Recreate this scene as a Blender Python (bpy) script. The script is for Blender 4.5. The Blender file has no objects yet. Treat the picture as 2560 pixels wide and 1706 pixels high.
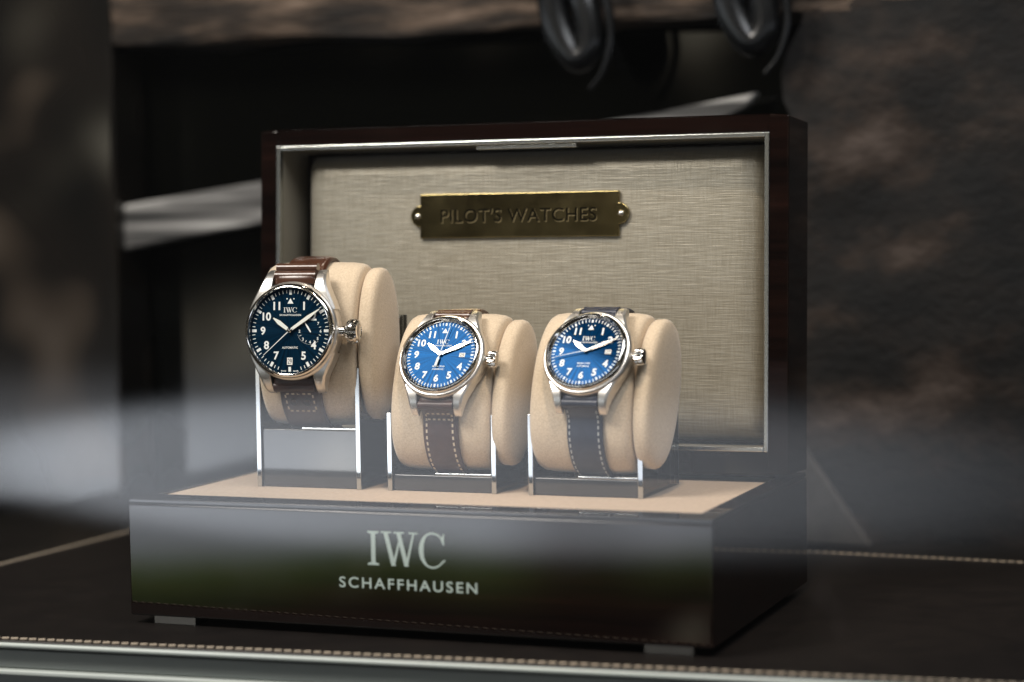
import bpy, bmesh, math, random
from mathutils import Vector, Matrix
random.seed(7)
sc = bpy.context.scene
R = math.radians
COL = sc.collection

# ------------------------------------------------------------------ camera
cam_d = bpy.data.cameras.new('camera')
cam = bpy.data.objects.new('camera', cam_d)
COL.objects.link(cam)
sc.camera = cam
CAM = Vector((0.5393, -0.8844, 0.1867))
yaw, pitch, roll = 0.3676, -0.0566, -0.0158
fwd = Vector((-math.sin(yaw)*math.cos(pitch), math.cos(yaw)*math.cos(pitch), math.sin(pitch)))
rt = Vector((math.cos(yaw), math.sin(yaw), 0)); up = rt.cross(fwd)
r2 = rt*math.cos(roll) + up*math.sin(roll); u2 = -rt*math.sin(roll) + up*math.cos(roll)
m3 = Matrix((r2, u2, -fwd)).transposed()
cam.matrix_world = Matrix.Translation(CAM) @ m3.to_4x4()
cam_d.sensor_width = 36
cam_d.lens = 2138.05/1024*36
cam_d.clip_start = 0.02
cam_d.clip_end = 60
cam_d.dof.use_dof = True
cam_d.dof.focus_distance = 1.045
cam_d.dof.aperture_fstop = 4.0
cam_d.dof.aperture_blades = 9

sc.view_settings.view_transform = 'Standard'
sc.view_settings.look = 'None'
sc.view_settings.gamma = 1
sc.view_settings.exposure = 0
sc.view_settings.use_curve_mapping = False
try:
    sc.cycles.use_denoising = True
    sc.cycles.max_bounces = 10
    sc.cycles.transparent_max_bounces = 16
    sc.cycles.caustics_reflective = False
    sc.cycles.caustics_refractive = False
    sc.cycles.sample_clamp_indirect = 6
except Exception:
    pass

# ------------------------------------------------------------------ world: the street outside the shop window
# dim tree shade with gaps of light above, pale sunlit paving lower down, a strip of lawn, shaded kerb at the foot
w = bpy.data.worlds.new('World'); sc.world = w; w.use_nodes = True
nt = w.node_tree; nt.nodes.clear()
def N(nt, t, **kw):
    n = nt.nodes.new(t)
    for k, v in kw.items():
        if k.startswith('i_'):
            n.inputs[k[2:].replace('_', ' ')].default_value = v
        else:
            setattr(n, k, v)
    return n
def ramp(nt, stops, interp='LINEAR'):
    n = nt.nodes.new('ShaderNodeValToRGB'); cr = n.color_ramp; cr.interpolation = interp
    while len(cr.elements) < len(stops): cr.elements.new(0.5)
    for e, (p, c) in zip(cr.elements, stops):
        e.position = p; e.color = (*c, 1) if len(c) == 3 else c
    return n
wout = N(nt, 'ShaderNodeOutputWorld'); bg = N(nt, 'ShaderNodeBackground')
WORLD_STRENGTH = 5.0
bg.inputs['Strength'].default_value = WORLD_STRENGTH
tc = N(nt, 'ShaderNodeTexCoord'); sx = N(nt, 'ShaderNodeSeparateXYZ')
nt.links.new(tc.outputs['Generated'], sx.inputs[0])
nz = N(nt, 'ShaderNodeTexNoise'); nz.inputs['Scale'].default_value = 9; nz.inputs['Detail'].default_value = 2
nt.links.new(tc.outputs['Generated'], nz.inputs['Vector'])
wob = N(nt, 'ShaderNodeMath', operation='MULTIPLY_ADD'); wob.inputs[1].default_value = 0.016; wob.inputs[2].default_value = -0.008
nt.links.new(nz.outputs['Fac'], wob.inputs[0])
zz = N(nt, 'ShaderNodeMath', operation='ADD')
nt.links.new(sx.outputs['Z'], zz.inputs[0]); nt.links.new(wob.outputs[0], zz.inputs[1])
mr = N(nt, 'ShaderNodeMapRange'); mr.inputs['From Min'].default_value = -0.25; mr.inputs['From Max'].default_value = 0.05
nt.links.new(zz.outputs[0], mr.inputs['Value'])
def zp(z): return (z+0.25)/0.30
band = ramp(nt, [(zp(-0.25), (.004, .004, .004)), (zp(-0.182), (.005, .004, .004)), (zp(-0.171), (.020, .036, .008)), (zp(-0.158), (.095, .14, .045)),
                 (zp(-0.146), (.46, .50, .54)), (zp(-0.100), (.62, .66, .72)), (zp(-0.085), (.28, .29, .31)), (zp(-0.062), (.02, .02, .02)), (zp(-.02), (.001, .001, .001))])
nt.links.new(mr.outputs[0], band.inputs['Fac'])
# passers-by and tree trunks break the pale paving
azr = N(nt, 'ShaderNodeMapRange'); azr.inputs['From Min'].default_value = -0.60; azr.inputs['From Max'].default_value = 0.0
nt.links.new(sx.outputs['X'], azr.inputs['Value'])
def xp(x): return (x+.60)/.60
figs = ramp(nt, [(0, (1, 1, 1)), (xp(-.37), (1, 1, 1)), (xp(-.335), (.22, .2, .2)), (xp(-.315), (.25, .25, .25)), (xp(-.290), (.62, .6, .62)), (xp(-.262), (.6, .6, .62)), (xp(-.238), (.10, .09, .09)),
                 (xp(-.19), (.05, .045, .045)), (xp(-.16), (.12, .12, .12)), (xp(-.135), (.5, .5, .54)), (xp(0), (.5, .5, .54))])
nt.links.new(azr.outputs[0], figs.inputs['Fac'])
bandm = N(nt, 'ShaderNodeMix', data_type='RGBA', blend_type='MULTIPLY'); bandm.inputs[0].default_value = 1
nt.links.new(band.outputs['Color'], bandm.inputs[6]); nt.links.new(figs.outputs['Color'], bandm.inputs[7])
# leaves with gaps
nz2 = N(nt, 'ShaderNodeTexNoise'); nz2.inputs['Scale'].default_value = 20; nz2.inputs['Detail'].default_value = 1
nt.links.new(tc.outputs['Generated'], nz2.inputs['Vector'])
gap = ramp(nt, [(0.0, (.001, .001, .001)), (0.60, (.002, .002, .0015)), (0.68, (.10, .085, .06)), (0.78, (.50, .46, .36))])
nt.links.new(nz2.outputs['Fac'], gap.inputs['Fac'])
addc = N(nt, 'ShaderNodeMix', data_type='RGBA', blend_type='ADD'); addc.inputs[0].default_value = 1
nt.links.new(bandm.outputs[2], addc.inputs[6]); nt.links.new(gap.outputs['Color'], addc.inputs[7])
# only the street side (negative y) is open; the shop interior behind is dark
side = N(nt, 'ShaderNodeMapRange'); side.inputs['From Min'].default_value = 0.1; side.inputs['From Max'].default_value = -0.2
side.inputs['To Min'].default_value = 0.02
nt.links.new(sx.outputs['Y'], side.inputs['Value'])
mul = N(nt, 'ShaderNodeMix', data_type='RGBA', blend_type='MULTIPLY'); mul.inputs[0].default_value = 1
nt.links.new(addc.outputs[2], mul.inputs[6]); nt.links.new(side.outputs[0], mul.inputs[7])
nt.links.new(mul.outputs[2], bg.inputs['Color']); nt.links.new(bg.outputs[0], wout.inputs[0])

# ------------------------------------------------------------------ lamps
def area(name, loc, target, sx_, sy_, power, color):
    d = bpy.data.lights.new(name, 'AREA'); d.shape = 'RECTANGLE'; d.size = sx_; d.size_y = sy_; d.energy = power; d.color = color
    o = bpy.data.objects.new(name, d); COL.objects.link(o); o.location = loc
    o.rotation_euler = (Vector(target)-Vector(loc)).to_track_quat('-Z', 'Y').to_euler()
    return o
def spot(name, loc, target, power, color, angle, radius):
    d = bpy.data.lights.new(name, 'SPOT'); d.energy = power; d.color = color; d.spot_size = R(angle); d.spot_blend = .6; d.shadow_soft_size = radius
    o = bpy.data.objects.new(name, d); COL.objects.link(o); o.location = loc
    o.rotation_euler = (Vector(target)-Vector(loc)).to_track_quat('-Z', 'Y').to_euler()
    return o
area('display_light', (-0.27, -0.535, 0.88), (0.14, 0.06, 0.12), 0.40, 0.325, 11.0, (1.0, 0.94, 0.86))
area('steel_fill_light', (0.62, -0.30, 0.85), (0.16, 0.06, 0.11), 0.7, 0.25, 4.0, (0.93, 0.96, 1.0))  # added fill from an unseen source, brightens lugs and bezels
spot('haze_band_spot', (-0.42, -0.293, 0.096), (0.20, -0.20, 0.099), 2700.0, (0.92, 0.95, 1.0), 5.6, 0.004)  # added lamp grazing the pane, its beam draws the pale reflection band
spot('ceiling_spot', (0.36, -0.26, 1.02), (0.235, 0.13, 0.115), 17.0, (1.0, 0.80, 0.58), 26, 0.03)
spot('ceiling_spot', (0.02, 0.30, 1.0), (0.03, 0.45, 0.3), 3.0, (1.0, 0.85, 0.68), 70, 0.03)

# ------------------------------------------------------------------ helpers
def tag(o, label=None, cat=None, group=None, kind=None):
    if label: o['label'] = label
    if cat: o['category'] = cat
    if group: o['group'] = group
    if kind: o['kind'] = kind
    return o
def empty(name, loc, label, cat, group=None, rz=0):
    o = bpy.data.objects.new(name, None); COL.objects.link(o); o.location = loc; o.rotation_euler = (0, 0, rz)
    o.empty_display_size = .01
    return tag(o, label, cat, group)
class MB:
    def __init__(s): s.bm = bmesh.new()
    def box(s, lo, hi, M=None):
        vs = [s.bm.verts.new((x, y, z)) for x in (lo[0], hi[0]) for y in (lo[1], hi[1]) for z in (lo[2], hi[2])]
        for f in ((0, 1, 3, 2), (4, 6, 7, 5), (0, 4, 5, 1), (2, 3, 7, 6), (0, 2, 6, 4), (1, 5, 7, 3)):
            s.bm.faces.new([vs[i] for i in f])
        if M is not None:
            for v in vs: v.co = M @ v.co
        return s
    def grid(s, rings, closed_u=True, cap0=False, cap1=False):
        rows = [[s.bm.verts.new(p) for p in r] for r in rings]
        n = len(rows[0])
        for a, b in zip(rows, rows[1:]):
            for i in range(n if closed_u else n-1):
                j = (i+1) % n
                s.bm.faces.new((a[i], a[j], b[j], b[i]))
        if cap0: s.bm.faces.new(list(reversed(rows[0])))
        if cap1: s.bm.faces.new(rows[-1])
        return s
    def lathe(s, prof, n=72, ripple=None, M=None):
        rings = []
        for k, (r, z) in enumerate(prof):
            ring = []
            for i in range(n):
                a = 2*math.pi*i/n
                rr = r*(ripple(k, i) if ripple else 1)
                ring.append(Vector((rr*math.cos(a), rr*math.sin(a), z)))
            if M is not None: ring = [M @ p for p in ring]
            rings.append(ring)
        return s.grid(rings, True, prof[0][0] > 1e-9, prof[-1][0] > 1e-9)
    def tube(s, path, rad, n=12, caps=True):
        path = [Vector(p) for p in path]; rings = []; prev = None
        for i, p in enumerate(path):
            t = (path[min(i+1, len(path)-1)]-path[max(i-1, 0)]).normalized()
            if prev is None:
                prev = t.orthogonal().normalized()
            nrm = (prev - t*prev.dot(t)).normalized(); prev = nrm; b = t.cross(nrm)
            r = rad(i/(len(path)-1)) if callable(rad) else rad
            rings.append([p + (nrm*math.cos(2*math.pi*k/n)+b*math.sin(2*math.pi*k/n))*r for k in range(n)])
        return s.grid(rings, True, caps, caps)
    def prism(s, pts, d0, d1, F):
        """2D outline pts extruded; F(u, v, d) -> xyz"""
        a = [s.bm.verts.new(F(u, v, d0)) for u, v in pts]; b = [s.bm.verts.new(F(u, v, d1)) for u, v in pts]
        n = len(pts)
        s.bm.faces.new(list(reversed(a))); s.bm.faces.new(b)
        for i in range(n):
            j = (i+1) % n; s.bm.faces.new((a[i], a[j], b[j], b[i]))
        return s
    def flat(s, pts, F):
        s.bm.faces.new([s.bm.verts.new(F(u, v)) for u, v in pts]); return s
    def addmesh(s, me, F):
        vs = [s.bm.verts.new(F(v.co)) for v in me.vertices]
        for p in me.polygons:
            try: s.bm.faces.new([vs[i] for i in p.vertices])
            except ValueError: pass
        return s
    def build(s, name, mat, parent=None, M=None, smooth=True, angle=35, bevel=0, seg=2, recalc=True):
        if recalc: bmesh.ops.recalc_face_normals(s.bm, faces=s.bm.faces)
        me = bpy.data.meshes.new(name); s.bm.to_mesh(me); s.bm.free()
        o = bpy.data.objects.new(name, me); COL.objects.link(o)
        me.materials.append(mat)
        if smooth:
            me.shade_smooth(); me.set_sharp_from_angle(angle=R(angle))
        if parent: o.parent = parent
        if M is not None: o.matrix_local = M
        if bevel:
            b = o.modifiers.new('bevel', 'BEVEL'); b.width = bevel; b.segments = seg; b.limit_method = 'ANGLE'; b.angle_limit = R(30)
            b.harden_normals = True
        return o
def text_mesh(body, size=1.0, spacing=1.0, bold=0.0, align='CENTER', extrude=0.0, xs=1.0):
    c = bpy.data.curves.new('text', 'FONT'); c.body = body; c.size = size; c.space_character = spacing; c.offset = bold
    c.align_x = align; c.align_y = 'CENTER'; c.extrude = extrude; c.resolution_u = 6
    o = bpy.data.objects.new('text', c); COL.objects.link(o)
    dg = bpy.context.evaluated_depsgraph_get(); dg.update()
    me = bpy.data.meshes.new_from_object(o.evaluated_get(dg))
    bpy.data.objects.remove(o)
    if me.vertices:
        lo = [min(v.co[i] for v in me.vertices) for i in (0, 1)]; hi = [max(v.co[i] for v in me.vertices) for i in (0, 1)]
        for v in me.vertices:
            v.co.x -= (lo[0]+hi[0])/2; v.co.y -= (lo[1]+hi[1])/2
    return me
def text_fit(body, width=None, height=None, **kw):
    """text scaled so that it is WIDTH wide and HEIGHT tall (cap height)"""
    me = text_mesh(body, **kw)
    wx = max(v.co.x for v in me.vertices)-min(v.co.x for v in me.vertices)
    hy = max(v.co.y for v in me.vertices)-min(v.co.y for v in me.vertices)
    sy = height/hy if height else width/wx
    sxx = width/wx if width else sy
    for v in me.vertices: v.co.x *= sxx; v.co.y *= sy
    return me
def serif_polys():
    """the three serif capitals as outlines, cap height 1, left edge 0; -> list of polygons and total width"""
    P = []
    # I
    P += [[(.13, .05), (.29, .05), (.29, .95), (.13, .95)], [(0, 0), (.42, 0), (.42, .05), (.29, .085), (.13, .085), (0, .05)],
          [(0, 1), (0, .95), (.13, .915), (.29, .915), (.42, .95), (.42, 1)]]
    # W
    x = .50
    def st(x0, x1, wd): return [(x+x0, .96), (x+x0+wd, .96), (x+x1+wd, .0), (x+x1, .0)]
    P += [st(.10, .38, .16), [(x+.40, .0), (x+.50, .0), (x+.755, .86), (x+.69, .86)], st(.58, .86, .16), [(x+.88, .0), (x+.98, .0), (x+1.24, .96), (x+1.17, .96)]]
    P += [[(x, 1), (x, .955), (x+.38, .955), (x+.38, 1)], [(x+.47, 1), (x+.47, .955), (x+.86, .955), (x+.86, 1)], [(x+1.03, 1), (x+1.03, .955), (x+1.36, .955), (x+1.36, 1)]]
    # C
    x = 1.90; cx, cy = x+.50, .5
    out, inn = [], []
    n = 30
    for i in range(n+1):
        a = R(48) + (R(312)-R(48))*i/n
        out.append((cx+.50*math.cos(a), cy+.525*math.sin(a)))
        th = .05 + .125*max(0, -math.cos(a))**1.0
        inn.append((cx+.02*0+(.50-th)*math.cos(a)*1.0, cy+(.525-.055)*math.sin(a)))
    for i in range(n):
        P.append([out[i], out[i+1], inn[i+1], inn[i]])
    P.append([(cx+.30, .84), (cx+.37, .93), (cx+.40, 1.0), (cx+.43, 1.0), (cx+.43, .66), (cx+.395, .66)])
    P.append([(cx+.30, .16), (cx+.335, .11), (cx+.47, .21), (cx+.44, .25)])
    return P, 2.90
def catmull(pts, n):
    pts = [Vector(p) for p in pts]; P = [pts[0]*2-pts[1]]+pts+[pts[-1]*2-pts[-2]]; out = []
    for i in range(1, len(P)-2):
        for k in range(n):
            t = k/n; a, b, c, d = P[i-1], P[i], P[i+1], P[i+2]
            out.append(.5*((2*b)+(c-a)*t+(2*a-5*b+4*c-d)*t*t+(3*b-a-3*c+d)*t**3))
    out.append(pts[-1]); return out

# ------------------------------------------------------------------ materials
def mat(name, base=(.5, .5, .5), rough=.5, metal=0.0, **kw):
    m = bpy.data.materials.new(name); m.use_nodes = True; nt = m.node_tree
    p = nt.nodes['Principled BSDF']
    p.inputs['Base Color'].default_value = (*base, 1); p.inputs['Roughness'].default_value = rough; p.inputs['Metallic'].default_value = metal
    for k, v in kw.items():
        p.inputs[k].default_value = v
    return m, nt, p
def coords(nt, scale=(1, 1, 1), kind='Object', rot=(0, 0, 0)):
    t = N(nt, 'ShaderNodeTexCoord'); mp = N(nt, 'ShaderNodeMapping'); mp.inputs['Scale'].default_value = scale; mp.inputs['Rotation'].default_value = rot
    nt.links.new(t.outputs[kind], mp.inputs['Vector']); return mp.outputs[0]
def noise(nt, vec, scale=5, detail=4, rough=.55, dist=0):
    n = N(nt, 'ShaderNodeTexNoise'); n.inputs['Scale'].default_value = scale; n.inputs['Detail'].default_value = detail
    n.inputs['Roughness'].default_value = rough; n.inputs['Distortion'].default_value = dist
    nt.links.new(vec, n.inputs['Vector']); return n.outputs['Fac']
def bump(nt, p, h, strength=.3, dist=.001):
    b = N(nt, 'ShaderNodeBump'); b.inputs['Strength'].default_value = strength; b.inputs['Distance'].default_value = dist
    nt.links.new(h, b.inputs['Height']); nt.links.new(b.outputs[0], p.inputs['Normal'])
def colmix(nt, p, fac, stops, sock='Base Color'):
    r = ramp(nt, stops); nt.links.new(fac, r.inputs['Fac']); nt.links.new(r.outputs['Color'], p.inputs[sock])
def varmat(name, stops, scale=40, rough=.6, stretch=(1, 1, 1), bstr=.2, bdist=.0005, bscale=None, rot=(0, 0, 0), detail=5, **kw):
    m, nt, p = mat(name, (1, 1, 1), rough, **kw)
    v = coords(nt, stretch, rot=rot); f = noise(nt, v, scale, detail); colmix(nt, p, f, stops)
    g = noise(nt, v, bscale or scale*4, 4); bump(nt, p, g, bstr, bdist)
    return m

M_lacquer, nt_, p_ = mat('dark_lacquered_wood', (.012, .006, .005), .35, **{'Coat Weight': 1.0, 'Coat Roughness': .03, 'Coat IOR': 1.5, 'Specular IOR Level': .0})
v_ = coords(nt_, (6, 40, 120)); f_ = noise(nt_, v_, 1.0, 5, .6); fc_ = noise(nt_, coords(nt_), 28, 5); rc_ = ramp(nt_, [(.35, (.012, .012, .012)), (.7, (.05, .05, .05))]); nt_.links.new(fc_, rc_.inputs[0]); nt_.links.new(rc_.outputs[0], p_.inputs['Coat Roughness'])
colmix(nt_, p_, f_, [(.3, (.003, .0018, .0016)), (.62, (.009, .004, .003)), (.8, (.018, .007, .005))])
M_suede = varmat('cream_suede', [(.3, (.53, .425, .30)), (.5, (.61, .495, .36)), (.72, (.68, .57, .43))], scale=1100, rough=.92, bstr=.7, bdist=.0004, bscale=2200, **{'Sheen Weight': .45, 'Sheen Roughness': .4})
M_tray = varmat('tan_suede', [(.3, (.39, .285, .195)), (.7, (.50, .385, .28))], scale=420, rough=.9, bstr=.4, bdist=.0003, bscale=1400, **{'Sheen Weight': .3})
# woven lining
M_lining, nt_, p_ = mat('woven_metallic_lining', (.42, .37, .28), .42, .42, **{'Sheen Weight': .2})
vh = noise(nt_, coords(nt_, (70, 30, 1700)), 1.0, 1, .5); vv = noise(nt_, coords(nt_, (1500, 30, 90)), 1.0, 1, .5)
ad = N(nt_, 'ShaderNodeMath', operation='MULTIPLY_ADD'); ad.inputs[1].default_value = .6
nt_.links.new(vv, ad.inputs[0]); nt_.links.new(vh, ad.inputs[2])
colmix(nt_, p_, ad.outputs[0], [(.55, (.27, .245, .19)), (.8, (.32, .295, .235)), (1.0, (.36, .335, .275))])
bump(nt_, p_, ad.outputs[0], .35, .0005)
M_lidside, _, _ = mat('lining_side', (.30, .27, .21), .55, .3)
M_steel, nt_, p_ = mat('polished_steel', (.78, .76, .73), .10, 1.0)
M_brushed, nt_, p_ = mat('brushed_steel', (.80, .78, .75), .36, 1.0)
f_ = noise(nt_, coords(nt_, (60, 60, 2500)), 1.0, 3); bump(nt_, p_, f_, .08, .0001)
M_chrome, _, _ = mat('chrome_edge', (.55, .57, .57), .06, 1.0)
M_lip, _, _ = mat('silver_lip', (.70, .72, .70), .22, 1.0)
M_brass, nt_, p_ = mat('aged_brass', (.36, .29, .14), .16, 1.0)
f_ = noise(nt_, coords(nt_), 60, 3); r_ = ramp(nt_, [(.3, (.12, .12, .12)), (.7, (.20, .20, .20))]); nt_.links.new(f_, r_.inputs[0]); nt_.links.new(r_.outputs[0], p_.inputs['Roughness'])
M_engrave, _, _ = mat('engraved_dark', (.004, .0035, .002), .8, .0, **{'Specular IOR Level': 0.0})
M_edge_glint, _, _ = mat('painted_edge_glint', (.62, .50, .28), .3, .8)
M_logo, _, _ = mat('silver_foil', (.52, .62, .58), .45, .25)
M_ped, nt_, p_ = mat('dark_grey_acrylic', (.035, .037, .04), .06, **{'Specular IOR Level': .8})
M_white, _, _ = mat('white_print', (.82, .84, .82), .5)
M_lume, _, _ = mat('lume', (.80, .82, .76), .6)
M_date, _, _ = mat('date_disc', (.80, .80, .77), .6)
M_black, _, _ = mat('black_print', (.015, .015, .015), .6)
M_stitch, _, _ = mat('cream_thread', (.62, .52, .40), .8)
M_stitchg, _, _ = mat('grey_thread', (.46, .47, .48), .8)
def dial_mat(name, base, rough=.28, metal=.10, an=.8):
    m, nt, p = mat(name, base, rough, metal, **{'Anisotropic': an, 'Specular IOR Level': .02})
    t = N(nt, 'ShaderNodeTangent', direction_type='RADIAL', axis='Z'); nt.links.new(t.outputs[0], p.inputs['Tangent'])
    # fine rays brushed out from the centre
    g = N(nt, 'ShaderNodeTexGradient', gradient_type='RADIAL'); tc_ = N(nt, 'ShaderNodeTexCoord'); nt.links.new(tc_.outputs['Object'], g.inputs[0])
    n1 = N(nt, 'ShaderNodeTexNoise', noise_dimensions='1D'); n1.inputs['Scale'].default_value = 70; n1.inputs['Detail'].default_value = 4
    nt.links.new(g.outputs['Fac'], n1.inputs['W'])
    colmix(nt, p, n1.outputs['Fac'], [(.3, tuple(c*.62 for c in base)), (.7, tuple(c*1.35 for c in base))])
    return m
M_dial1 = dial_mat('navy_sunray_dial', (.0016, .016, .036), .30)
M_dial2 = dial_mat('blue_sunray_dial', (.0008, .026, .082), .05, .22, .2)
def leather(name, a, b, rough=.42, coat=.0):
    return varmat(name, [(.3, a), (.7, b)], scale=160, rough=rough, bstr=.3, bdist=.0003, bscale=900, **{'Coat Weight': coat, 'Coat Roughness': .25})
M_brown = leather('dark_brown_leather', (.030, .012, .009), (.050, .021, .015), .38)
M_redbrown = leather('red_brown_leather', (.048, .017, .009), (.08, .030, .014), .28, .5)
M_brown2 = leather('brown_leather', (.040, .017, .013), (.062, .027, .02), .42)
M_navy = leather('navy_leather', (.010, .014, .030), (.017, .022, .044), .40)
# clear acrylic: looked through, with a fresnel sheen
M_acry = bpy.data.materials.new('clear_acrylic'); M_acry.use_nodes = True; nt_ = M_acry.node_tree; nt_.nodes.clear()
o_ = N(nt_, 'ShaderNodeOutputMaterial'); mx = N(nt_, 'ShaderNodeMixShader'); tr = N(nt_, 'ShaderNodeBsdfTransparent'); gl = N(nt_, 'ShaderNodeBsdfGlossy')
tr.inputs[0].default_value = (.86, .89, .90, 1); gl.inputs['Roughness'].default_value = .02
fr = N(nt_, 'ShaderNodeFresnel'); fr.inputs[0].default_value = 1.49
nt_.links.new(fr.outputs[0], mx.inputs[0]); nt_.links.new(tr.outputs[0], mx.inputs[1]); nt_.links.new(gl.outputs[0], mx.inputs[2]); nt_.links.new(mx.outputs[0], o_.inputs[0])

# ------------------------------------------------------------------ setting
W, D, H, LT, LTILT = 0.29, 0.1765, 0.0564, 0.0404, 0.0514
FZ = -0.0040     # top of the leather mat
M_floor = varmat('dark_cabinet_floor', [(.3, (.010, .009, .008)), (.7, (.022, .019, .017))], scale=12, rough=.25)
M_wall, nt_, p_ = mat('black_gloss_back_panel', (.0015, .0016, .0012), .06, **{'Specular IOR Level': .5})
MB().box((-3, -0.42, -.16), (3, 1.2, -.12)).build('floor', M_floor)['kind'] = 'structure'
MB().box((-2.2, .42, -.12), (2.2, .46, 1.9)).build('wall', M_wall)['kind'] = 'structure'

# shop window pane between the street and the display: thin haze volume stands in for its reflections
M_glass = bpy.data.materials.new('reflection_haze_glass'); M_glass.use_nodes = True; nt_ = M_glass.node_tree; nt_.nodes.clear()
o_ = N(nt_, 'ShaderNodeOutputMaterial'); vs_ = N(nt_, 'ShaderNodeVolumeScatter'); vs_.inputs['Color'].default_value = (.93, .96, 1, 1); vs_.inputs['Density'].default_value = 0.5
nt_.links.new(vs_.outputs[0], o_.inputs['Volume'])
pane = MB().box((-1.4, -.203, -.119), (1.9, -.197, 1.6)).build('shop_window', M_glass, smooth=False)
tag(pane, 'large flat shop window pane with a haze standing in for street reflections, in front of the whole display', 'window')

# display platform under the mat, pale satin edge towards the window
M_plinth = varmat('grey_satin_plinth', [(.3, (.17, .19, .185)), (.7, (.23, .25, .24))], scale=6, stretch=(1, 1, 12), rough=.35, bstr=.05)
M_pale, _, _ = mat('pale_piping', (.55, .60, .57), .4)
def front_y(x): return -0.0510 + 0.0786*x
plat = empty('display_platform', (0.1, .1, -.12), 'low grey display platform with pale edging under the black leather mat', 'platform')
FLx, FRx = -.30, .62
def quadbox(mb, off, z0, z1, xl=None, back=None):
    xl = FLx if xl is None else xl
    pts = [(xl, front_y(xl)+off), (FRx, front_y(FRx)+off), (FRx, (back or .52)), (xl, (back or .52))]
    mb.prism(pts, z0, z1, lambda u, v, d: (u-.1, v-.1, d+.12))
mb = MB(); quadbox(mb, .006, -.12, -.0205); mb.build('plinth', M_plinth, plat, bevel=.001)
mb = MB(); quadbox(mb, .000, -.0204, -.0180); mb.build('edging', M_pale, plat, bevel=.0008)
mb = MB(); quadbox(mb, .004, -.0179, -.0090); mb.build('slab', M_plinth, plat, bevel=.0008)
mb = MB(); quadbox(mb, .005, -.0089, -.0077); mb.build('top_panel', M_floor, plat)
# leather mat with sewn border
M_mat = varmat('black_brown_leather', [(.3, (.0045, .0033, .0030)), (.7, (.0095, .007, .006))], scale=60, rough=.42, bstr=.25, bdist=.0004, bscale=700)
FL, FR_, BR, BL = Vector((-.175, -.0647)), Vector((.60, front_y(.60))), Vector((.60, .286)), Vector((-.165, .322))
matO = empty('leather_mat', (0.1, .1, FZ), 'dark leather mat with cream stitched border under the open box', 'mat')
def loc_(p, z=0): return (p[0]-.1, p[1]-.1, z)
mb = MB(); mb.prism([FL, FR_, BR, BL], -.0036, 0, lambda u, v, d: (u-.1, v-.1, d)); mb.build('leather_top', M_mat, matO, bevel=.0012, seg=3)
mb = MB()
ring = [FL, FR_, BR, BL, FL]
mb.tube([loc_(p, -.0022) for p in (FL+Vector((0, -.0004)), FR_+Vector((0, -.0004)), BR, BL, FL+Vector((-.0002, 0)))], .0012, 10); mb.build('piping', M_pale, matO)
mb = MB()
ctr = (FL+FR_+BR+BL)/4
for a, b in zip(ring, ring[1:]):
    d = (b-a); L = d.length; d.normalize(); nrm = Vector((-d.y, d.x)); n = int(L/.0047)
    for i in range(n):
        q = a + d*((i+.5)*L/n) + nrm*.0036
        ang = math.atan2(d.y, d.x)+.35
        mb.box((-.0016, -.0007, -.0002), (.0016, .0007, .0006), Matrix.Translation(loc_(q, 0)) @ Matrix.Rotation(ang, 4, 'Z'))
mb.build('stitching', M_stitch, matO, smooth=False)

# ------------------------------------------------------------------ presentation box
box = empty('presentation_box', (0, 0, FZ), 'open dark lacquered wooden presentation box with silver lettering, lid standing up', 'box')
def B(p): return (p[0], p[1], p[2]-FZ)
mb = MB()
rim = [(0, 0), (W, 0), (W, D), (0, D)]
# base carcass
mb.box(B((0, 0, 0)), B((W, D, H-.0022))); mb.build('body', M_lacquer, box, bevel=.0012, seg=3)
# rim frame around tray
mb = MB()
x0, x1, y0_, y1_ = .0065, .2795, .0185, .158
zt, zb = H, H-.0021
mb.box(B((.0004, .0004, zb)), B((W-.0004, y0_, zt))); mb.box(B((.0004, y1_, zb)), B((W-.0004, D-.0004, zt)))
mb.box(B((.0004, y0_+.0001, zb)), B((x0, y1_-.0001, zt))); mb.box(B((x1, y0_+.0001, zb)), B((W-.0004, y1_-.0001, zt)))
mb.build('rim', M_lacquer, box, bevel=.0005)
mb = MB(); mb.box(B((x0+.0008, y0_+.0008, zb)), B((x1-.0008, y1_-.0008, H-.0009))); mb.build('tray_lining', M_tray, box, bevel=.0004)
for (fx, fy) in ((.0112, .003), (.2575, .003), (.0112, .160), (.2575, .160)):
    mb = MB(); mb.box(B((fx, fy, FZ)), B((fx+.0225, fy+.012, -.0001))); mb.build('foot', M_chrome, box, bevel=.0003)
# lid: local frame, y 0 at back .. -LT at front, z 0 at hinge
LM = Matrix.Translation((0, D, H+.0013-FZ)) @ Matrix.Rotation(-LTILT, 4, 'X')
LHt = D
ox0, ox1, oz0, oz1 = .0100, .2798, .0112, LHt-.0085
mb = MB()
mb.box((0, -LT, 0), (ox0, 0, LHt)); mb.box((ox1, -LT, 0), (W, 0, LHt))
mb.box((ox0, -LT, 0), (ox1, 0, oz0)); mb.box((ox0, -LT, oz1), (ox1, 0, LHt)); mb.box((ox0, -.006, oz0), (ox1, 0, oz1))
bmesh.ops.remove_doubles(mb.bm, verts=mb.bm.verts, dist=1e-6)
lid = mb.build('lid', M_lacquer, box, M=LM, angle=30, bevel=.0008)
# inner side lining
mb = MB(); t_ = .0016; yF, yB = -LT+.0012, -.0062
for lo, hi in (((ox0, yF, oz0), (ox0+t_, yB, oz1)), ((ox1-t_, yF, oz0), (ox1, yB, oz1)), ((ox0+t_, yF, oz0), (ox1-t_, yB, oz0+t_)), ((ox0+t_, yF, oz1-t_), (ox1-t_, yB, oz1))):
    mb.box(lo, hi)
mb.build('side_lining', M_lidside, lid)
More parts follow.
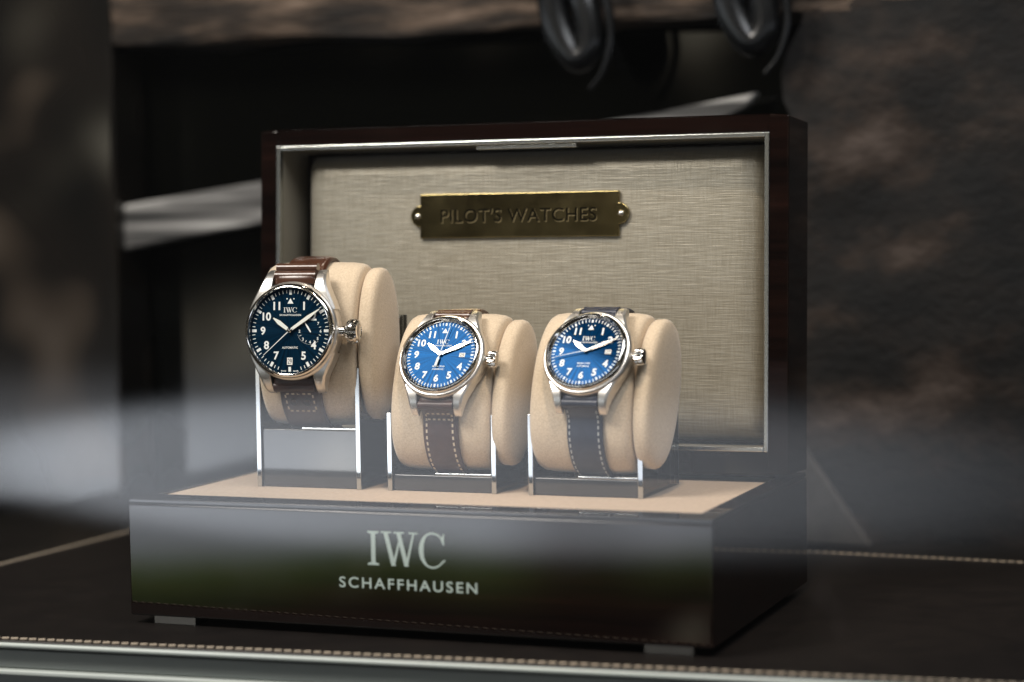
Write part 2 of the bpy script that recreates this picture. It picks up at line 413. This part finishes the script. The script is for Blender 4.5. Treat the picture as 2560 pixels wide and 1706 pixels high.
# silver lip around the opening
mb = MB(); t_ = .0021; y0, y1 = -LT-.0009, -LT+.0030
for lo, hi in (((ox0-.0004, y0, oz0-.0004), (ox0+t_, y1, oz1+.0004)), ((ox1-t_, y0, oz0-.0004), (ox1+.0004, y1, oz1+.0004)), ((ox0+t_, y0, oz0-.0004), (ox1-t_, y1, oz0+t_)), ((ox0+t_, y0, oz1-t_), (ox1-t_, y1, oz1+.0004))):
    mb.box(lo, hi)
mb.build('silver_lip', M_lip, lid, bevel=.0006)
# padded back lining: soft pillow edges, a gap all round
mb = MB(); nx, nzn = 60, 40
px0, px1, pz0, pz1 = ox0+.0075, ox1-.0028, oz0+.0030, oz1-.0030
def padshape(a, b):
    def e(t, s): 
        d = min(t, 1-t)*s
        return 1 if d > .010 else math.sqrt(max(0, 1-(1-d/.010)**2))
    return e(a, px1-px0)*e(b, pz1-pz0)
def nonuni(i, n):
    t = i/n; return .5-.5*math.cos(math.pi*t)*(.35+.65*abs(math.cos(math.pi*t))**.2) if False else t
rows = []
ts = [0, .004, .01, .02, .035, .06] + [.06+.88*k/30 for k in range(1, 31)] + [.965, .98, .99, .996, 1]
for b in ts:
    rows.append([Vector((px0+(px1-px0)*a, -.0064-.0205*padshape(a, b) - .0012*math.sin(math.pi*a)*math.sin(math.pi*b), pz0+(pz1-pz0)*b)) for a in ts])
mb.grid(rows, False); pad = mb.build('padded_lining', M_lining, lid, angle=80)
# latch plate under the top lip
mb = MB(); mb.box((.1245, -LT+.0004, oz1-.0044), (.1795, -LT+.0050, oz1-.0022)); mb.build('latch_plate', M_lip, lid, bevel=.0005)
# name plate with round ears, part of the box
PY = -.0064-.0205-.0012-.0006
pcx, pcz, phw, phh = .1438, .1302, .0552, .0117
def plate_outline(g=0):
    pts = [(-phw+g, -phh+g), (phw-g, -phh+g), (phw-g, -.0056)]
    for k in range(13):
        a = R(-78+156*k/12); pts.append((phw-.0005+(.0058-g)*math.cos(a), (.0058-g)*math.sin(a)))
    pts += [(phw-g, .0056), (phw-g, phh-g), (-phw+g, phh-g), (-phw+g, .0056)]
    for k in range(13):
        a = R(102+156*k/12); pts.append((-phw+.0005+(.0058-g)*math.cos(a), (.0058-g)*math.sin(a)))
    pts += [(-phw+g, -.0056)]
    return pts
PM = LM @ Matrix.Translation((pcx, PY, pcz))
mb = MB(); mb.prism(plate_outline(), -.0012, .0018, lambda u, v, d: (u, -d+.0008, v)); plate = mb.build('name_plate', M_brass, box, M=PM, bevel=.0007, seg=3)
mb = MB(); me = text_fit("PILOT'S WATCHES", width=.0865, height=.0072, spacing=1.06, bold=.006)
mb.addmesh(me, lambda c: (c.x, -.00112, c.y)); mb.build('engraved_lettering', M_engrave, plate, smooth=False)
mb = MB(); mb.addmesh(me, lambda c: (c.x+.00022, -.00106, c.y-.00028)); mb.build('engraved_lettering', M_edge_glint, plate, smooth=False)  # lighter offset copy of the letters, a painted glint along their edges
for sx_ in (-1, 1):
    mb = MB(); mb.lathe([(.0017, 0), (.0017, .0003), (.0013, .0009), (.0007, .0013), (0, .0014)], 20, M=Matrix.Translation((sx_*(phw+.0012), -.0010, 0)) @ Matrix.Rotation(R(90), 4, 'X'))
    mb.build('screw', M_steel, plate)
# front lettering
mb = MB(); P, tw = serif_polys(); hh = .0157
for i, q in enumerate(P):
    mb.flat([(u*hh*.0391/(.0157*tw)*1.0, v) for u, v in q], lambda u, v, i=i: B((.1262+u, -.00012-i*.000004, .0298+v*hh)))
mb.build('serif_lettering', M_logo, box, smooth=False)
me = text_fit('SCHAFFHAUSEN', width=.0686, height=.0050, spacing=1.28, bold=.012)
mb = MB(); mb.addmesh(me, lambda c: B((.1458+c.x, -.00012, .0213+c.y))); mb.build('sans_lettering', M_logo, box, smooth=False)

# ------------------------------------------------------------------ display stands
def stand(xc, y0, zf, zb_, zped, label):
    z0 = H-.0009
    o = empty('display_stand', (xc, y0, z0), label, 'stand', 'clear display stands on the box tray')
    hw, dp = .0262, .058
    for s in (-1, 1):
        mb = MB(); xa, xb = sorted((s*hw, s*(hw+.0022)))
        mb.prism([(0, 0), (dp, 0), (dp, zb_-z0), (dp-.006, zb_-z0), (.0, zf-z0)], xa, xb, lambda u, v, d: (d, u, v)); wl = mb.build('side_wall', M_acry, o, smooth=False)
        mb = MB(); mb.box((xa-.0001, -.0011, .0), (xb+.0001, -.0001, zf-z0+.0002)); mb.build('polished_edge', M_chrome, wl, bevel=.0003)
        mb = MB(); mb.box((xa, dp+.0001, .0), (xb, dp+.0008, zb_-z0)); mb.build('polished_edge', M_ped, wl, bevel=.0003)
    mb = MB(); mb.box((-hw+.0001, .0006, .0), (hw-.0001, dp-.0006, zped-z0)); mb.build('pedestal', M_ped, o, bevel=.0006)
    mb = MB(); mb.box((-.004, .0004, zped-z0+.0001), (hw-.0006, .004, zped-z0+.0012)); mb.build('polished_bar', M_chrome, o, bevel=.0003)
    return o
stand(.0656, .0635, .1155, .139, .0845, 'tall clear acrylic stand holding the largest watch cushion')
stand(.1365, .0645, .0935, .117, .0635, 'low clear acrylic stand holding the cushion of the middle watch')
stand(.2100, .0645, .0940, .117, .0640, 'low clear acrylic stand holding the cushion with the navy strap')

# ------------------------------------------------------------------ cushions and watches
def ellipse_pt(a, b, psi, off=0, ex=2.12):
    c, s = math.cos(psi), math.sin(psi)
    y = -a*math.copysign(abs(c)**(2/ex), c); z = b*math.copysign(abs(s)**(2/ex), s)
    n = Vector((0, -math.cos(psi)/a*1.0, math.sin(psi)/b)).normalized()
    return Vector((0, y, z)) + n*off
def watch_set(C, xc, az, tilt, tau, a, b, Rd, hb, big, strap_m, upper_m, thread, times, lab_w, lab_c, dz=0):
    """C: dial centre in the world"""
    az, tilt, tau = R(az), R(tilt), R(tau)
    k = Rd/.0205
    root = empty('wristwatch', C, lab_w, 'watch', 'pilot wristwatches on cushions', az)
    M = Matrix(((1, 0, 0), (0, math.sin(tilt), -math.cos(tilt)), (0, math.cos(tilt), math.sin(tilt)))).to_4x4()   # dial u,v,w -> local
    n = Vector((0, -math.cos(tilt), math.sin(tilt)))
    # cushion centre from contact with the case back
    phi = tilt-tau
    sup = Vector((0, -a*a*math.cos(phi), b*b*math.sin(phi)))/math.sqrt((a*math.cos(phi))**2+(b*math.sin(phi))**2)
    RT = Matrix.Rotation(-tau, 3, 'X')
    cc = -n*hb - RT @ sup + Vector((0, 0, dz))
    # the cushion is its own thing, turned with its watch
    Cw = Vector(C) + Matrix.Rotation(az, 3, 'Z') @ cc
    cu = empty('watch_cushion', Cw, lab_c, 'cushion', 'cream suede watch cushions', az)
    xo = (xc - Cw.x)      # keep the cushion centred in its stand
    def ring(x, sca, da=0):
        return [RT @ ellipse_pt(a*sca-da, b*sca-da, 2*math.pi*i/72) + Vector((x+xo, 0, 0)) for i in range(72)]
    hw = .0255
    mb = MB(); mb.grid([ring(x*hw, 1, d) for x, d in ((-1, .0045), (-.985, .0030), (-.95, .0016), (-.88, .0006), (-.7, 0), (-.35, -.0002), (0, -.0003), (.35, -.0002), (.7, 0), (.88, .0006), (.95, .0013), (.985, .0024), (1.01, .0045))], True, True, True)
    mb.build('body', M_suede, cu, angle=80)
    for s in (1,):
        mb = MB()
        prof = [(.0262, .0090), (.0263, .0062), (.0270, .0040), (.0285, .0029), (.0320, .0027), (.0334, .0032), (.0346, .0046), (.0354, .0068), (.0359, .0100), (.0362, .0150), (.0364, .0215)]
        mb.grid([ring(s*x, 1, d) for x, d in prof], True, True, True)
        mb.build('end_cap', M_suede, cu, angle=80)
    # --- straps: path in the local yz plane
    sw = .0108*k            # half strap width at the lugs
    def dl(v, w_): return M @ Vector((0, v, w_))
    def strap(sign, name, mt, psis, tip_w, th):
        piv = dl(sign*(.0258 if big else .0272)*k, -.0074*k); near = dl(sign*(.0225 if big else .0240)*k, -.0066*k)
        pts = [near, piv] + [cc + RT @ ellipse_pt(a, b, R(ps), .0015*k) for ps in psis]
        path = catmull(pts, 10)
        L = [0]
        for p0, p1 in zip(path, path[1:]): L.append(L[-1]+(p1-p0).length)
        xs0, xs1 = 0, xo
        rings = []
        frames = []
        for i, p in enumerate(path):
            t = (path[min(i+1, len(path)-1)]-path[max(i-1, 0)]).normalized()
            nn = Vector((0, -t.z, t.y))*(1 if sign < 0 else -1)
            if nn.dot(p-cc) < 0: nn = -nn
            f = L[i]/L[-1]; wv = sw+(tip_w-sw)*min(1, max(0, f*1.6-.35))
            xx = 0.0
            frames.append((p, t, nn, wv, xx))
            tt = th*(1.0-.35*min(1, f*2.2))
            prof = []
            for q in range(16):
                an = 2*math.pi*q/16; cx_, sn = math.cos(an), math.sin(an)
                prof.append(p + Vector((xx+wv*math.copysign(abs(cx_)**.35, cx_), 0, 0)) + nn*(tt*.5*math.copysign(abs(sn)**.7, sn)+tt*.5*(1-abs(cx_)**4)*.25*max(0, sn)))
            rings.append(prof)
        mb = MB(); mb.grid(rings, True, True, True); so = mb.build(name, mt, root, angle=50)
        def at(s_):
            for i in range(len(L)-1):
                if L[i+1] >= s_:
                    f = (s_-L[i])/(L[i+1]-L[i]); p0, t0, n0, w0, _ = frames[i]; p1, t1, n1, w1, _ = frames[i+1]
                    return p0.lerp(p1, f), t0.lerp(t1, f).normalized(), n0.lerp(n1, f).normalized(), w0+(w1-w0)*f, th*(1-.35*min(1, s_/L[-1]*2.2))*.56
            p0, t0, n0, w0, _ = frames[-1]; return p0, t0, n0, w0, th*.4
        return so, at, L[-1]
    th = .0044*k
    if big:
        lo, atl, Ll = strap(-1, 'lower_strap', strap_m, (-28, -45, -62, -78, -95, -120, -150), sw*1.0, th)
        uo, atu, Lu = strap(1, 'upper_strap', upper_m, (38, 58, 78, 98, 120), sw*.95, th)
    else:
        lo, atl, Ll = strap(-1, 'lower_strap', strap_m, (-26, -42, -58, -74, -92, -115, -150), sw*.97, th*.9)
        uo, atu, Lu = strap(1, 'upper_strap', upper_m, (62, 80, 98, 120), sw*.95, th)
    def dash(mb, at, s0, x0, s1, x1, wd=.00042, hgt=.0004):
        n_ = max(1, round(math.hypot(s1-s0, (x1-x0)*.0105)/.0030))
        for i in range(n_):
            f0, f1 = (i+.2)/n_, (i+.74)/n_
            P0 = []
            for f in (f0, f1):
                s_, x_ = s0+(s1-s0)*f, x0+(x1-x0)*f
                p, t, nn, wv, hh_ = at(s_)
                P0.append((p+Vector((x_*wv, 0, 0))+nn*(hh_*(1.0 if abs(x_) < .6 else .96)), nn))
            c0, c1 = P0[0][0], P0[1][0]; nn = P0[0][1]; d = (c1-c0).normalized(); bb = d.cross(nn).normalized()
            if d.length < .5: continue
            MM = Matrix((d, bb, nn)).transposed().to_4x4(); MM.translation = (c0+c1)/2
            ln = (c1-c0).length/2
            mb.box((-ln, -wd, -hgt*.6), (ln, wd, hgt*.6), MM)
    mb = MB()
    # dash() takes x as a share of the half width
    if big:
        s0, s1 = .0130, .0220
        dash(mb, atl, s0, -.70, s0, .62); dash(mb, atl, s1, -.62, s1, .70); dash(mb, atl, s0, -.70, s1, -.62); dash(mb, atl, s0, .62, s1, .70)
        mb.build('stitching', thread, lo, smooth=False)
        mb = MB(); dash(mb, atu, .0150, -.66, .0150, .66, .0006, .0007); dash(mb, atu, .0235, -.66, .0235, .66, .0006, .0007); dash(mb, atu, .0150, -.66, .0235, -.6); dash(mb, atu, .0150, .6, .0235, .66)
        mb.build('stitching', thread, uo, smooth=False)
        for at, par in ((atl, lo), (atu, uo)):
            for xr in (-.32, .34):
                p, t, nn, wv, hh_ = at(.0175); q = p+Vector((xr*wv, 0, 0))+nn*hh_
                Q = nn.to_track_quat('Z', 'Y').to_matrix().to_4x4(); Q.translation = q
                mb = MB(); mb.lathe([(.0021, -.0004), (.0021, .0004), (.0016, .0007), (.0010, .0005), (0, .0005)], 24, M=Q); mb.build('rivet', M_rivet, par)
        # ridges near the upper lug: a folded padded end
    else:
        if thread is M_stitch:
            dash(mb, atl, .0080, -.72, .0080, .72); dash(mb, atl, .0122, -.70, .0122, .70); dash(mb, atl, .0080, -.72, Ll*.72, -.80); dash(mb, atl, .0080, .72, Ll*.72, .80)
        else:
            for i in range(60):
                pass
            dash(mb, atl, .0062, -.80, Ll*.72, -.80, .0003); dash(mb, atl, .0062, .80, Ll*.72, .80, .0003)
        mb.build('stitching', thread, lo, smooth=False)
    for sgn, par in ((-1, lo), (1, uo)):
        mb = MB(); p = dl(sgn*(.0268 if big else .0282)*k, -.0073*k)
        t = [Vector((-sw*.97, p.y, p.z)), Vector((sw*.97, p.y, p.z))]
        rr = .0026*k
        mb.tube(t, rr, 20); mb.build('padded_end', upper_m if sgn > 0 else strap_m, par)
        if sgn > 0:
            mb = MB(); p = dl(.0308*k, -.0092*k); mb.tube([Vector((-sw*.97, p.y, p.z)), Vector((sw*.97, p.y, p.z))], rr*.9, 20); mb.build('padded_end', upper_m, par)
    # --- case in the dial frame
    bz = 1.115/1.165 if big else 1.175/1.165
    Rc = (1.165 if big else 1.265)*Rd
    mb = MB(); mb.lathe([(Rc*.78, -.0108*k), (Rc*.92, -.0108*k), (Rc*.975, -.0098*k), (Rc*1.0, -.0078*k), (Rc*1.0, -.0022*k), (Rc*.99, -.0012*k), (Rc*.955, -.0004*k), (Rc*.93, -.0004*k), (Rc*.93, -.004*k)], 96)
    case = mb.build('case', M_brushed, root, M=M)
    mb = MB(); mb.lathe([(r_*Rd, z_*k) for r_, z_ in ((1.165*bz, -.0006), (1.165*bz, .0004), (1.155*bz, .0011), (1.135*bz, .0018), (1.105*bz, .0024), (1.08*bz, .0026), (1.065*bz, .0025), (1.055*bz, .0020), (1.03, .0012), (1.015, .0006), (1.004, .0002), (1.0, -.0004))], 96)
    mb.build('bezel', M_steel, root, M=M)
    for sx_ in (-1, 1):
        for sy_ in (-1, 1):
            mb = MB(); rings = []
            ll = 1.0 if big else 1.10
            for v, xo_, zt_, zb_ in ((.0105, .0222, -.0012, -.0098), (.0145, .0206, -.0014, -.0100), (.0185, .0186, -.0017, -.0102), (.0220, .0170, -.0024, -.0106), (.0252, .0160, -.0040, -.0112), (.0278, .0154, -.0064, -.0119), (.0294, .0150, -.0088, -.0122), (.0299, .0147, -.0104, -.0119)):
                xi = .0111
                q = [(xi, zb_), (xi, zt_-.0004), (xi+.0005, zt_), (xo_-.0010, zt_-.0001), (xo_, zt_-.0012), (xo_, zb_+.0005)]
                if sy_*sx_ < 0: q = q[::-1]
                rings.append([Vector((sx_*x_*k, sy_*v*k*ll, z_*k)) for x_, z_ in q])
            mb.grid(rings, True, True, True); mb.build('lug', M_brushed, root, M=M, angle=40, bevel=.0003)
    # dial
    mb = MB(); mb.lathe([(1.002*Rd, -.0012*k), (1.002*Rd, 0), (.5*Rd, 0), (0.0, 0)], 128)
    dial = mb.build('dial', M_dial1 if big else M_dial2, root, M=M, smooth=False)
    e0 = .00006
    mb = MB()
    def F(u, v): return (u*Rd, v*Rd, e0)
    def rect(rc, ang, wd, ln):
        c, s = math.cos(ang), math.sin(ang)   # ang clockwise from 12
        pts = [(-wd/2, rc-ln/2), (wd/2, rc-ln/2), (wd/2, rc+ln/2), (-wd/2, rc+ln/2)]
        mb.flat([(x*c+y*s, -x*s+y*c) for x, y in pts], F)
    def txt(body, x, y, h=None, wd=None, bold=.018, spacing=1.0):
        me = text_fit(body, width=wd*Rd if wd else None, height=h*Rd if h else None, bold=bold, spacing=spacing)
        mb.addmesh(me, lambda c: (c.x+x*Rd, c.y+y*Rd, e0))
    for i in range(60):
        an = 2*math.pi*i/60
        if big:
            if i % 5 == 0: rect(.905, an, .066, .115)
            elif i not in (28, 29, 31, 32): rect(.922, an, .017, .075)
            else: rect(.955, an, .017, .018)
        else:
            if i % 5 == 0: rect(.935, an, .05, .085)
            else: rect(.945, an, .022, .085)
    rn = .685 if big else .725; hn = .195 if big else .215
    for h_ in range(1, 12):
        if h_ == 3 or (big and h_ == 6): continue
        an = 2*math.pi*h_/12
        txt(str(h_), rn*math.sin(an), rn*math.cos(an)*(.985), h=hn, bold=.03)
    ty = .695 if big else .735
    ts_ = .075 if big else .085
    mb.flat([(-ts_, ty-ts_*.75), (ts_, ty-ts_*.75), (0, ty+ts_*.95)], F)
    for sx_ in (-1, 1):
        cxx, cyy = sx_*ts_*1.15, ty+ts_*.75
        mb.flat([(cxx+.017*math.cos(q*math.pi/5), cyy+.017*math.sin(q*math.pi/5)) for q in range(10)], F)
    P, tw = serif_polys(); sh = .115 if big else .125; wy = .49 if big else .40
    for i, q in enumerate(P):
        mb.flat([((u-tw/2)*sh*1.02, v*sh+wy-sh/2) for u, v in q], lambda u, v, i=i: (u*Rd, v*Rd, e0+i*.0000015))
    txt('SCHAFFHAUSEN', 0, wy-.12, h=.042, wd=.54, bold=.02, spacing=1.2)
    if big:
        txt('AUTOMATIC', .0, -.395, h=.05, wd=.40, bold=.02, spacing=1.1)
        txt('SWISS', -.155, -.945, h=.032, wd=.13); txt('MADE', .155, -.945, h=.032, wd=.13)
        sxc = .50
        for num, ang in (('7', 50), ('6', 92), ('5', 134), ('4', 180), ('3', 222), ('2', 268)):
            txt(num, sxc+.265*math.sin(R(ang)), .265*math.cos(R(ang)), h=.07, bold=.02)
        txt('DAYS', sxc+.06, .27, h=.045, bold=.01)
        for ang in (71, 113, 156, 202, 245):
            c, s = math.cos(R(ang)), math.sin(R(ang))
            mb.flat([(sxc+x*c+y*s, -x*s+y*c) for x, y in ((-.006, .24), (.006, .24), (.006, .29), (-.006, .29))], F)
        for q in range(36):
            a0, a1 = R(140+q*3.2), R(140+q*3.2+2.2)
            mb.flat([(sxc+r_*math.sin(a_), r_*math.cos(a_)) for r_, a_ in ((.318, a0), (.318, a1), (.323, a1), (.323, a0))], F)
    else:
        txt('MARK XVIII', .0, -.355, h=.042, wd=.36, bold=.02); txt('AUTOMATIC', 0, -.44, h=.042, wd=.36, bold=.02)
    mb.build('dial_print', M_white, dial, smooth=False, recalc=False)
    # date window
    mb = MB()
    if big: dx, dy, dw, dh = .0, -.715, .068, .085
    else: dx, dy, dw, dh = .64, .0, .085, .062
    mb.box(((dx-dw)*Rd, (dy-dh)*Rd, .00001), ((dx+dw)*Rd, (dy+dh)*Rd, .00008)); dt = mb.build('date_window', M_date, dial, smooth=False)
    mb = MB(); me = text_fit('29', width=dw*1.45*Rd, height=dh*1.45*Rd, bold=.0); mb.addmesh(me, lambda c: (c.x+dx*Rd, c.y+dy*Rd, .00012)); mb.build('date_numeral', M_black, dial, smooth=False)
    # hands: blade outline with steel edge, pale inlay
    def hand(name, ang, ln, wd, z, base=.06, inlay=True):
        def outline(g):
            return [(-wd*.34+g*.3, base+g), (wd*.34-g*.3, base+g), (wd*.5-g, ln*.62), (wd*.12-g*.2, ln-g*2), (-wd*.12+g*.2, ln-g*2), (-wd*.5+g, ln*.62)]
        c, s = math.cos(R(ang)), math.sin(R(ang))
        def G(u, v, d): return ((u*c+v*s)*Rd, (-u*s+v*c)*Rd, d)
        mb = MB(); mb.prism(outline(0), z, z+.00022*k, G)
        h_ = mb.build(name, M_steel, root, M=M, smooth=False)
        mb = MB(); mb.prism(outline(.012), z+.0002*k, z+.00030*k, G); mb.build('lume_inlay', M_lume, h_, smooth=False)
        return h_
    ha, ma, sa = times
    hand('hour_hand', ha, .53, .125, .0006*k); hand('minute_hand', ma, .92, .105, .0010*k)
    c, s = math.cos(R(sa)), math.sin(R(sa))
    mb = MB(); mb.prism([(-.011, -.10), (.011, -.10), (.006, .86), (-.006, .86)], .0014*k, .00158*k, lambda u, v, d: ((u*c+v*s)*Rd, (-u*s+v*c)*Rd, d))
    mb.build('second_hand', M_white, root, M=M, smooth=False)
    if not big:
        mb = MB(); wdt = .034
        mb.prism([(-.012, -.08), (-wdt, -.14), (-wdt, -.37), (wdt, -.37), (wdt, -.14), (.012, -.08)], .0013*k, .00150*k, lambda u, v, d: ((u*c+v*s)*Rd, (-u*s+v*c)*Rd, d))
        mb.build('second_hand_tail', M_lume if times[2] < 90 else M_white, root, M=M, smooth=False) if times[2] < 90 else mb.bm.free()
    mb = MB(); mb.lathe([(.050*Rd, .0005*k), (.050*Rd, .0016*k), (.042*Rd, .0018*k), (.02*Rd, .0018*k), (0, .0017*k)], 28); mb.build('hand_hub', M_steel, root, M=M)
    if big:
        c2, s2 = math.cos(R(-33)), math.sin(R(-33))
        def G2(u, v, d): return ((.50+u*c2+v*s2)*Rd, (-u*s2+v*c2)*Rd, d)
        mb = MB(); mb.prism([(-.014, -.04), (.014, -.04), (.022, .10), (.004, .23), (-.004, .23), (-.022, .10)], .0003, .0005, G2)
        mb.build('reserve_hand', M_white, root, M=M, smooth=False)
    # crown
    CM = M @ Matrix.Rotation(R(90), 4, 'Y')      # local z -> dial +u
    CM.translation = M @ Vector((0, 0, -.0052*k))
    mb = MB()
    if big:
        prof = [(.0, .0284), (.0026, .0284), (.0032, .0288), (.0049, .0297), (.0057, .0312), (.0059, .0328), (.0055, .0342), (.0046, .0350), (.0036, .0352), (.0033, .0349), (0, .0349)]
        prof = [(r_, z_-.0014) for r_, z_ in prof]
        mb.lathe(prof, 160, ripple=lambda kk, i: (1.03 if (i//4) % 2 else .86) if 2 <= kk <= 6 else 1)
    else:
        prof = [(.0, .0278), (.0034, .0278), (.0040, .0281), (.0041, .0290), (.0041, .0322), (.0039, .0328), (.0030, .0332), (0, .0332)]
        mb.lathe([(r_*k*1.05, z_*k) for r_, z_ in prof], 96, ripple=lambda kk, i: (1+.07*math.cos(2*math.pi*i/6)*(1 if 2 <= kk <= 4 else 0)))
    cr = mb.build('crown', M_steel, root, M=CM, angle=25)
    mb = MB(); mb.lathe([(.0027*k, .0236*k), (.0027*k, .0262*k), (.0017*k, .0264*k), (.0017*k, .0290*k)], 32); mb.build('crown_stem', M_steel, root, M=CM)
    if big:
        pass
    return root
M_rivet, _, _ = mat('dark_rivet', (.07, .05, .04), .28, .9)
watch_set((.0660, .0450, .1346), .0656, 5, 5, 2, .0245, .0405, .0207, .0105, True, M_brown, M_redbrown, M_stitch, (-54, 55.8, 228),
          'large steel pilot watch with near-black blue dial, big fluted crown and riveted brown strap', 'cream suede cushion on the tall stand under the largest watch', -.003)
watch_set((.1392, .0590, .1226), .1365, 0, 30, 20, .0240, .0390, .0174, .0095, False, M_brown2, M_redbrown, M_stitch, (-52, 64.9, 10.5),
          'steel pilot watch with blue dial on brown strap with box stitching', 'cream suede cushion under the blue watch with the brown box-stitched strap', .0030)
watch_set((.2132, .0585, .1247), .2100, -4, 32, 20, .0240, .0390, .0174, .0095, False, M_navy, M_navy, M_stitchg, (-53, 65.4, 256),
          'steel pilot watch with blue dial on navy leather strap', 'cream suede cushion under the watch with the navy strap', .0035)

# ------------------------------------------------------------------ dark things behind the box
def rough_slab(name, lo, hi, mt, label, cat, amp=.006, freq=30, edge=0):
    """closed block with an uneven hewn surface"""
    from mathutils import noise as mn
    mb = MB(); mb.box(lo, hi)
    bmesh.ops.subdivide_edges(mb.bm, edges=mb.bm.edges[:], cuts=24, use_grid_fill=True)
    for v in mb.bm.verts:
        q = v.co.copy()
        v.co += Vector((0, 1, 0))*mn.fractal(q*freq, 1.0, 2.0, 4)*amp + Vector((0, 0, 1))*mn.noise(Vector((q.x*freq*.7, 3, q.y*freq)))*amp*.8 + Vector((1, 0, 0))*(mn.noise(Vector((1, q.z*freq*.7, q.y*freq)))*amp*.5 + edge*mn.fractal(Vector((4, q.z*14, 0)), 1.0, 2.0, 3)*max(0, 1-(q.x-lo[0])/.2))
    o = mb.build(name, mt, angle=80)
    return tag(o, label, cat)
M_bark = varmat('weathered_brown_wood', [(.36, (.003, .002, .0015)), (.5, (.026, .017, .011)), (.62, (.11, .075, .052)), (.76, (.26, .19, .145))], scale=13, stretch=(1, 1, 5), rough=.8, bstr=.9, bdist=.004, bscale=60)
M_rock = varmat('brown_black_rock', [(.40, (.0010, .0008, .0007)), (.49, (.006, .004, .0028)), (.59, (.030, .019, .013)), (.70, (.085, .062, .050)), (.80, (.15, .125, .12))], scale=8, stretch=(1.6, 1, 2.4), rot=(0, R(25), 0), rough=.85, bstr=.7, bdist=.003, bscale=60, detail=7)  # bark mottling, its palest patches are lit spots put into the colour
M_post = varmat('brown_post', [(.3, (.003, .0025, .002)), (.5, (.008, .006, .0045)), (.60, (.04, .03, .022)), (.72, (.085, .068, .055))], scale=11, detail=1, rough=.5, bstr=.0, **{'Coat Weight': 1.0, 'Coat Roughness': .04, 'Specular IOR Level': .1})  # pale blotches are blurred tree reflections put into the base colour
M_grey = varmat('weathered_grey_wood', [(.36, (.02, .02, .02)), (.5, (.16, .155, .15)), (.62, (.50, .49, .47))], scale=4, stretch=(1, 14, 30), rot=(0, R(10), 0), rough=.7, bstr=.5, bdist=.002)
rough_slab('wooden_beam', (-.23, .372, .307), (.62, .416, .40), M_bark, 'rough weathered brown wooden beam running behind the top of the box', 'beam', .007, 22)
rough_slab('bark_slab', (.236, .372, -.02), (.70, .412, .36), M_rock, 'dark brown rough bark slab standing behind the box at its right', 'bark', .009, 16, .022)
mb = MB(); mb.box((-.75, .375, -.12), (-.232, .418, .55)); tag(mb.build('wooden_post', M_post, bevel=.003), 'dark brown post with painted reflection blotches standing left behind the box', 'post')
# grey blade, pointed at its right end, seen above and beside the lid
mb = MB(); A_, B_ = Vector((-.30, .205)), Vector((.205, .258)); 
mb.prism([(-.30, .160), (.16, .232), (.205, .252), (.212, .262), (.15, .252), (-.30, .192)], .385, .398, lambda u, v, d: (u, d, v))
tag(mb.build('propeller_blade', M_grey, bevel=.003), 'weathered grey wooden blade slanting behind the lid', 'blade')
M_hook, _, _ = mat('black_glossy_metal', (.003, .0034, .004), .26, .0, **{'Specular IOR Level': .5})
def hook(x, z, s, label):
    o = empty('hook', (x, .352, z), label, 'hook', 'black metal hooks above the box')
    pts = [Vector((-.012, 0, .10)), Vector((-.011, 0, .04)), Vector((-.006, 0, .012)), Vector((.004, 0, -.004)), Vector((.012, 0, .004)), Vector((.010, 0, .024)), Vector((.002, 0, .040))]
    mb = MB(); mb.tube([p*s for p in catmull(pts, 8)], lambda t: .0095*s*(1-.15*t), 20); mb.build('hook_bar', M_hook, o)
    pts = [Vector((.002, -.002, .10)), Vector((.012, -.002, .060)), Vector((.022, -.002, .030)), Vector((.025, -.002, .008)), Vector((.020, -.002, -.012)), Vector((.012, -.002, -.022))]
    mb = MB(); mb.tube([p*s for p in catmull(pts, 8)], lambda t: .0034*s*(1-.55*t), 14); mb.build('hook_rim', M_hook, o)
    return o
hook(.104, .289, 1.08, 'black curved metal hook hanging over the middle of the lid')
hook(.213, .294, 1.08, 'black curved metal hook hanging over the right corner of the lid')
mb = MB(); mb.prism([(.215, -.004), (.292, -.004), (.230, .085)], .325, .335, lambda u, v, d: (u, d, v))
M_flap = varmat('dark_grey_canvas', [(.3, (.035, .033, .031)), (.7, (.075, .07, .066))], scale=40, rough=.85)
tag(mb.build('canvas_flap', M_flap, bevel=.002), 'grey triangular canvas flap beside the right rear corner of the box', 'flap')
